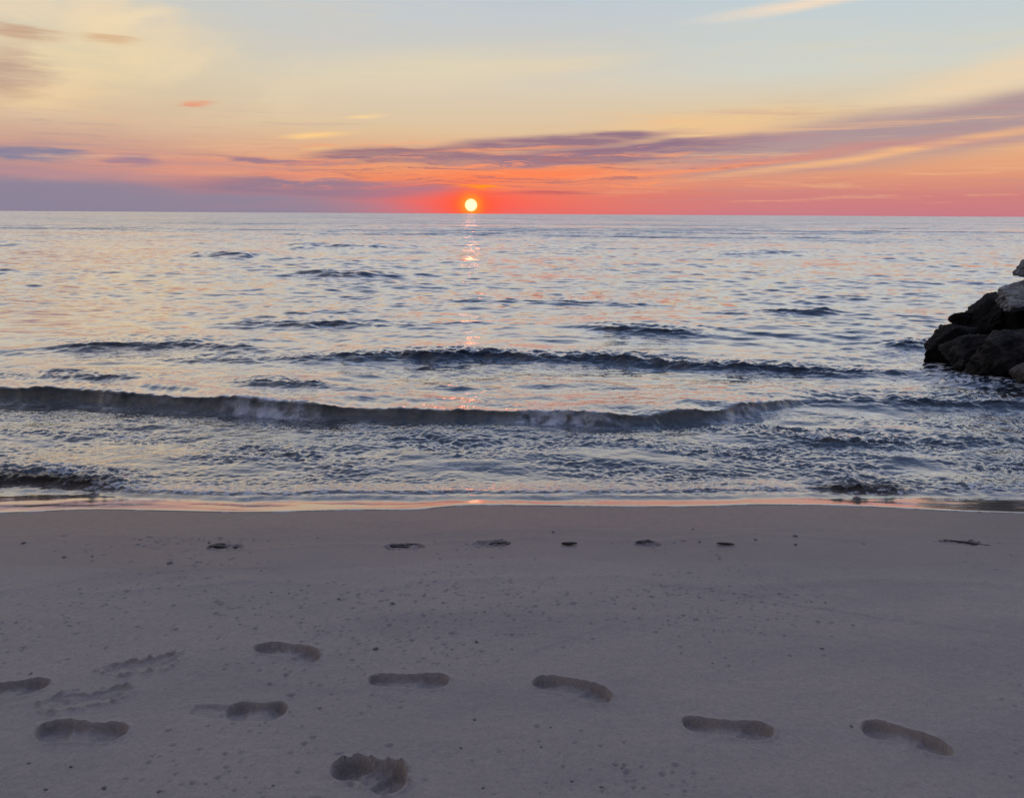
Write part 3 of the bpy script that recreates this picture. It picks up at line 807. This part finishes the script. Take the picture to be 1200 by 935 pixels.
def rock_mesh(seed, facets=13, bevel=18.0, rough=0.05, sub=6):
    r_ = np.random.default_rng(seed)
    bm = bmesh.new()
    bmesh.ops.create_icosphere(bm, subdivisions=sub, radius=1.0)
    me = bpy.data.meshes.new('boulder'); bm.to_mesh(me); bm.free()
    nv = len(me.vertices)
    v = np.empty(nv * 3, np.float32); me.vertices.foreach_get('co', v); v = v.reshape(-1, 3)
    d = v / np.linalg.norm(v, axis=1, keepdims=True)
    # planes that cut the boulder to an angular block
    nrm = r_.normal(size=(facets, 3)); nrm /= np.linalg.norm(nrm, axis=1, keepdims=True)
    off = r_.uniform(0.72, 1.0, facets)
    inv = np.maximum(d @ nrm.T, 0.02) / off
    rad = 1.0 / (np.sum(inv ** bevel, axis=1) ** (1.0 / bevel) + 1e-6)
    rad = np.minimum(rad, 1.25)
    p = d * rad[:, None]
    nn = 0
    for o_, (f_, a_) in enumerate(((1.6, 1.0), (3.7, 0.6), (8.5, 0.42), (19.0, 0.26))):
        nn = nn + a_ * noise3(p, f_, seed * 7 + o_ * 5)
    crack = -np.exp(-(noise3(p, 2.3, seed * 7 + 90) / 0.035) ** 2) * 0.4
    p = p * (1 + rough * (nn + crack))[:, None]
    p /= np.abs(p).max(axis=0)
    me.vertices.foreach_set('co', p.astype(np.float32).ravel())
    me.polygons.foreach_set('use_smooth', np.ones(len(me.polygons), bool))
    me.update()
    return me


def rock_mat(name, c0, c1, rough):
    m, n = new_mat(name)
    tc_ = n.node('ShaderNodeTexCoord').outputs['Object']
    a = n.noise(tc_, 2.2, 6, 0.65); b = n.noise(tc_, 14.0, 5, 0.7)
    c = n.mix(n.smooth(a, 0.35, 0.68), c0, c1)
    c = n.mix(n.smooth(b, 0.45, 0.75, 0.0, 0.6), c, tuple(x * 0.45 for x in c0[:3]) + (1,))
    bp = n.node('ShaderNodeBump', inp={'Strength': 0.9, 'Distance': 0.05, 'Height': n.math('ADD', b, n.math('MULTIPLY', n.noise(tc_, 40, 4, 0.7), 0.4))})
    s = n.node('ShaderNodeBsdfPrincipled', inp={'Base Color': c, 'Roughness': rough, 'Normal': bp.outputs[0], 'Specular IOR Level': 0.18})
    n.node('ShaderNodeOutputMaterial', inp={0: s.outputs[0]})
    return m


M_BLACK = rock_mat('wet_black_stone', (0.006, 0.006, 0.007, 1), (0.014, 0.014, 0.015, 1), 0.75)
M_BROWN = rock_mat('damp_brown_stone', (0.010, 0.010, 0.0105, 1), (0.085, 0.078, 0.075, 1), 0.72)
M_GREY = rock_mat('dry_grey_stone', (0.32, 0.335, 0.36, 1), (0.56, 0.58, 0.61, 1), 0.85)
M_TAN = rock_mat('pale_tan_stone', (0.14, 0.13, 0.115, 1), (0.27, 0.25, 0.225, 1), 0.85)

# centre px, distance y, half size (x, depth, z) m, tilt deg (about the line of sight), material, seed, label
ROCKS = [
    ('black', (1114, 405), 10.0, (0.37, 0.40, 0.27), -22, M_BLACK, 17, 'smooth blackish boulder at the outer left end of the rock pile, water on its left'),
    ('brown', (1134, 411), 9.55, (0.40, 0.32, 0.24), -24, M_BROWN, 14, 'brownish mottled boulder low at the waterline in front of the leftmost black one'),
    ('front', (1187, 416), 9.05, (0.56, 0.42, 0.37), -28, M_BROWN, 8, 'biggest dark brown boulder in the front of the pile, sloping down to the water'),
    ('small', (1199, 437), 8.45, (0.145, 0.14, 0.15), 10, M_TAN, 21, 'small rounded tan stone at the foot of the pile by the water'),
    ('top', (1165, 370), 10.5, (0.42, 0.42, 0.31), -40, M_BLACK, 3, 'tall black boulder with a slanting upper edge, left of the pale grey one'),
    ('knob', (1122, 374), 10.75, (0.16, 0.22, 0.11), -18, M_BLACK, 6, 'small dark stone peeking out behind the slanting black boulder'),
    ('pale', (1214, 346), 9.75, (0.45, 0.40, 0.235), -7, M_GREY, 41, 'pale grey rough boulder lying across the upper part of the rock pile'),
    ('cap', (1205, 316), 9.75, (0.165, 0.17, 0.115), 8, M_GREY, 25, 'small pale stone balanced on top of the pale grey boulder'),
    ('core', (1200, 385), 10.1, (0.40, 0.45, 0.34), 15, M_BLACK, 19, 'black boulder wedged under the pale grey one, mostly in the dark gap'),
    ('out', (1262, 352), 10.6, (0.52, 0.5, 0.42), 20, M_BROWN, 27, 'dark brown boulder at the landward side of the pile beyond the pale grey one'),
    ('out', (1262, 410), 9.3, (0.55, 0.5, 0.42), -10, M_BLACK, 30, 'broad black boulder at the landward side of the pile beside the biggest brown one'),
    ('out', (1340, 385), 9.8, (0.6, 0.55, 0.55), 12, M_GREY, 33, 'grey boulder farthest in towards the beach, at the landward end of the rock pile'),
]
for key, (px, py), yy, half, tilt, mat, seed, label in ROCKS:
    me = rock_mesh(seed, facets=12 if key != 'small' else 22, rough=0.12 if key != 'pale' else 0.12)
    o = link('boulder', me, mat)
    o.location = at_y(px, py, yy)
    o.scale = half
    o.rotation_euler = (0, R(tilt), 0)
    o['label'] = label; o['category'] = 'rock'; o['group'] = 'boulders of the rock jetty'

# ------------------------------------------------------------------ things on the sand
m_weed, n = new_mat('dark_wet_weed')
tc_ = n.node('ShaderNodeTexCoord').outputs['Object']
c = n.mix(n.smooth(n.noise(tc_, 60, 4, 0.6), 0.35, 0.65), (0.025, 0.021, 0.018, 1), (0.07, 0.058, 0.048, 1))
n.node('ShaderNodeOutputMaterial', inp={0: n.node('ShaderNodeBsdfPrincipled', inp={'Base Color': c, 'Roughness': 0.5}).outputs[0]})
m_wood, n = new_mat('dark_driftwood')
tc_ = n.node('ShaderNodeTexCoord').outputs['Object']
c = n.mix(n.smooth(n.noise(n.mapping(tc_, scale=(6, 60, 60)), 1.0, 4, 0.6), 0.35, 0.65), (0.03, 0.026, 0.023, 1), (0.08, 0.066, 0.056, 1))
n.node('ShaderNodeOutputMaterial', inp={0: n.node('ShaderNodeBsdfPrincipled', inp={'Base Color': c, 'Roughness': 0.75}).outputs[0]})
m_peb, n = new_mat('dark_pebble_stone')
tc_ = n.node('ShaderNodeTexCoord').outputs['Object']
c = n.mix(n.smooth(n.noise(tc_, 2.5, 4, 0.6), 0.35, 0.65), (0.085, 0.080, 0.078, 1), (0.16, 0.15, 0.142, 1))
n.node('ShaderNodeOutputMaterial', inp={0: n.node('ShaderNodeBsdfPrincipled', inp={'Base Color': c, 'Roughness': 0.6}).outputs[0]})


def tube(bm, pts, rads, k=7):
    prev = None
    for i, (p, r_) in enumerate(zip(pts, rads)):
        p = Vector(p)
        t = (Vector(pts[min(i + 1, len(pts) - 1)]) - Vector(pts[max(i - 1, 0)])).normalized()
        a = t.cross(Vector((0, 0, 1)))
        if a.length < 1e-4:
            a = Vector((1, 0, 0))
        a.normalize(); b = t.cross(a)
        ring = [bm.verts.new(p + (a * math.cos(q) + b * math.sin(q) * 0.8) * r_) for q in [2 * math.pi * j / k for j in range(k)]]
        if prev:
            for j in range(k):
                f = bm.faces.new((prev[j], prev[(j + 1) % k], ring[(j + 1) % k], ring[j])); f.smooth = True
        else:
            bm.faces.new(ring[::-1])
        prev = ring
    bm.faces.new(prev)


def strand(r_, L, rad, wob, lift):
    np_ = 9
    ang = 0.0; p = np.array([-L / 2, 0, lift])
    pts, rads = [], []
    for i in range(np_):
        t = i / (np_ - 1)
        pts.append(tuple(p + np.array([0, 0, lift * (math.sin(t * math.pi) - 1) + rad * 0.5])))
        rads.append(rad * (0.35 + 0.65 * math.sin(math.pi * (0.12 + 0.82 * t))))
        ang = ang * 0.7 + r_.normal(0, wob)
        p = p + np.array([math.cos(ang), math.sin(ang), 0]) * L / (np_ - 1)
    return pts, rads


def weed_mesh(seed, L, n_strands, rad):
    """a flat tangle: a lumpy core with strands lying out of it"""
    r_ = np.random.default_rng(seed)
    bm = bmesh.new()
    for i in range(n_strands):
        pts, rads = strand(r_, L * r_.uniform(0.45, 1.0), rad * r_.uniform(0.6, 1.2), 0.30, 0.002 + 0.004 * r_.random())
        ox, oy = r_.normal(0, L * 0.10), r_.normal(0, L * 0.05)
        tube(bm, [(x + ox, y + oy, z) for x, y, z in pts], rads)
    me = bpy.data.meshes.new('weed'); bm.to_mesh(me); bm.free()
    return me


def put(name, me, mat, px, py, label, cat, group=None, rz=0.0, z0=None):
    zz = -0.05 if py < 690 else 0.0
    for _ in range(3):
        x, y = at(px, py, zz); zz = sand_at(x, y)
    o = link(name, me, None)
    if not me.materials:
        me.materials.append(mat)
    o.location = (x, y, zz - 0.001); o.rotation_euler = (0, 0, rz)
    o['label'] = label; o['category'] = cat
    if name.startswith('seaweed') or name == 'driftwood_chip':
        o.scale = (0.95, 0.7, 0.75)
    if group:
        o['group'] = group
    return o


put('seaweed_clump', weed_mesh(1, 0.13, 12, 0.012), m_weed, 256, 639, 'thickest dark lump of washed-up weed, at the left of the strand line', 'seaweed', 'weed and wood washed up along the strand line', 0.1)
put('seaweed_strand', weed_mesh(2, 0.16, 3, 0.006), m_weed, 279, 641, 'thin tail of weed trailing right from the thickest lump', 'seaweed', 'weed and wood washed up along the strand line', -0.1)
put('seaweed_clump', weed_mesh(3, 0.17, 5, 0.007), m_weed, 468, 639, 'flat dark weed scrap lying in a half washed-out footprint below the sun', 'seaweed', 'weed and wood washed up along the strand line', 0.0)
put('seaweed_strand', weed_mesh(4, 0.12, 3, 0.006), m_weed, 585, 636.5, 'slender weed scrap on the strand line just right of the sun', 'seaweed', 'weed and wood washed up along the strand line', 0.15)


def chip_mesh(seed, L, wd, th):
    r_ = np.random.default_rng(seed)
    bm = bmesh.new()
    pts, rads = strand(r_, L, wd, 0.10, 0.0)
    tube(bm, [(x, y, max(z, 0) + th * 0.4) for x, y, z in pts], rads, 8)
    if L > 0.15:
        k_ = pts[4]
        tube(bm, [k_, (k_[0] + 0.03, k_[1] + 0.022, k_[2] + 0.008), (k_[0] + 0.05, k_[1] + 0.03, k_[2] + 0.004)], [wd * 0.6, wd * 0.5, wd * 0.25], 6)
    for v in bm.verts:
        v.co += Vector(r_.normal(0, wd * 0.06, 3))
    me = bpy.data.meshes.new('wood'); bm.to_mesh(me); bm.free()
    return me


put('driftwood_chip', chip_mesh(5, 0.085, 0.013, 0.014), m_wood, 667, 638, 'short blunt dark chip of driftwood on the strand line right of the sun', 'driftwood', 'weed and wood washed up along the strand line', 0.05)
put('seaweed_strand', weed_mesh(6, 0.17, 3, 0.006), m_weed, 758, 636, 'curved thin weed strand on the strand line between two driftwood chips', 'seaweed', 'weed and wood washed up along the strand line', 0.05)
put('driftwood_chip', chip_mesh(7, 0.095, 0.010, 0.011), m_wood, 850, 638, 'slim dark chip of driftwood lying flat on the right of the strand line', 'driftwood', 'weed and wood washed up along the strand line', -0.05)
put('twig', chip_mesh(8, 0.22, 0.006, 0.006), m_wood, 1130, 634, 'long thin dark twig with a side shoot at the right of the strand line', 'twig', 'weed and wood washed up along the strand line', -0.04)

PEB_ME = []
for i in range(6):
    me = rock_mesh(60 + i, facets=16, rough=0.04, sub=3)
    me.materials.append(m_peb); me.name = 'pebble'
    PEB_ME.append(me)
pebbles = [(28, 636, 6), (75, 653, 6), (108, 652, 5), (199, 660, 8), (245, 636, 5), (648, 623, 5), (820, 635, 6), (812, 620, 5), (885, 632, 6), (932, 628, 7), (932, 638, 6), (1012, 637, 4), (1147, 635, 5),
           (460, 707, 7), (498, 696, 4), (519, 706, 4), (397, 702, 6), (440, 760, 9), (558, 752, 7), (318, 694, 4), (339, 695, 4), (36, 789, 5), (122, 923, 7), (54, 925, 6), (540, 876, 5), (566, 923, 6), (187, 927, 6), (320, 920, 5),
           (963, 760, 6), (998, 851, 5), (835, 777, 4), (951, 705, 4), (967, 706, 4), (34, 894, 5), (83, 898, 5), (670, 915, 5), (634, 875, 5), (705, 922, 6), (729, 900, 5), (645, 852, 5), (556, 843, 6)]
for i, (px, py, wpx) in enumerate(pebbles):
    x, y = at(px, py, -0.02)
    o = put('pebble', PEB_ME[i % 6], m_peb, px, py, 'tiny dark pebble lying on the open grey sand', 'pebble', 'tiny dark pebbles scattered over the sand', rng.uniform(0, 6.28))
    hw = 0.42 * wpx * math.hypot(x, y, CAM_H) / FPX
    o.scale = (hw, hw * rng.uniform(0.6, 0.9), hw * rng.uniform(0.40, 0.6))
    o.location.z += hw * 0.15

# ------------------------------------------------------------------ render settings
vs = scene.view_settings
scene.display_settings.display_device = 'sRGB'
vs.view_transform = 'Standard'; vs.look = 'None'; vs.exposure = 0.0; vs.gamma = 1.0; vs.use_curve_mapping = False
scene.render.engine = 'CYCLES'
scene.cycles.max_bounces = 6
scene.cycles.glossy_bounces = 4
scene.cycles.diffuse_bounces = 3
scene.cycles.caustics_reflective = False
scene.cycles.use_denoising = True
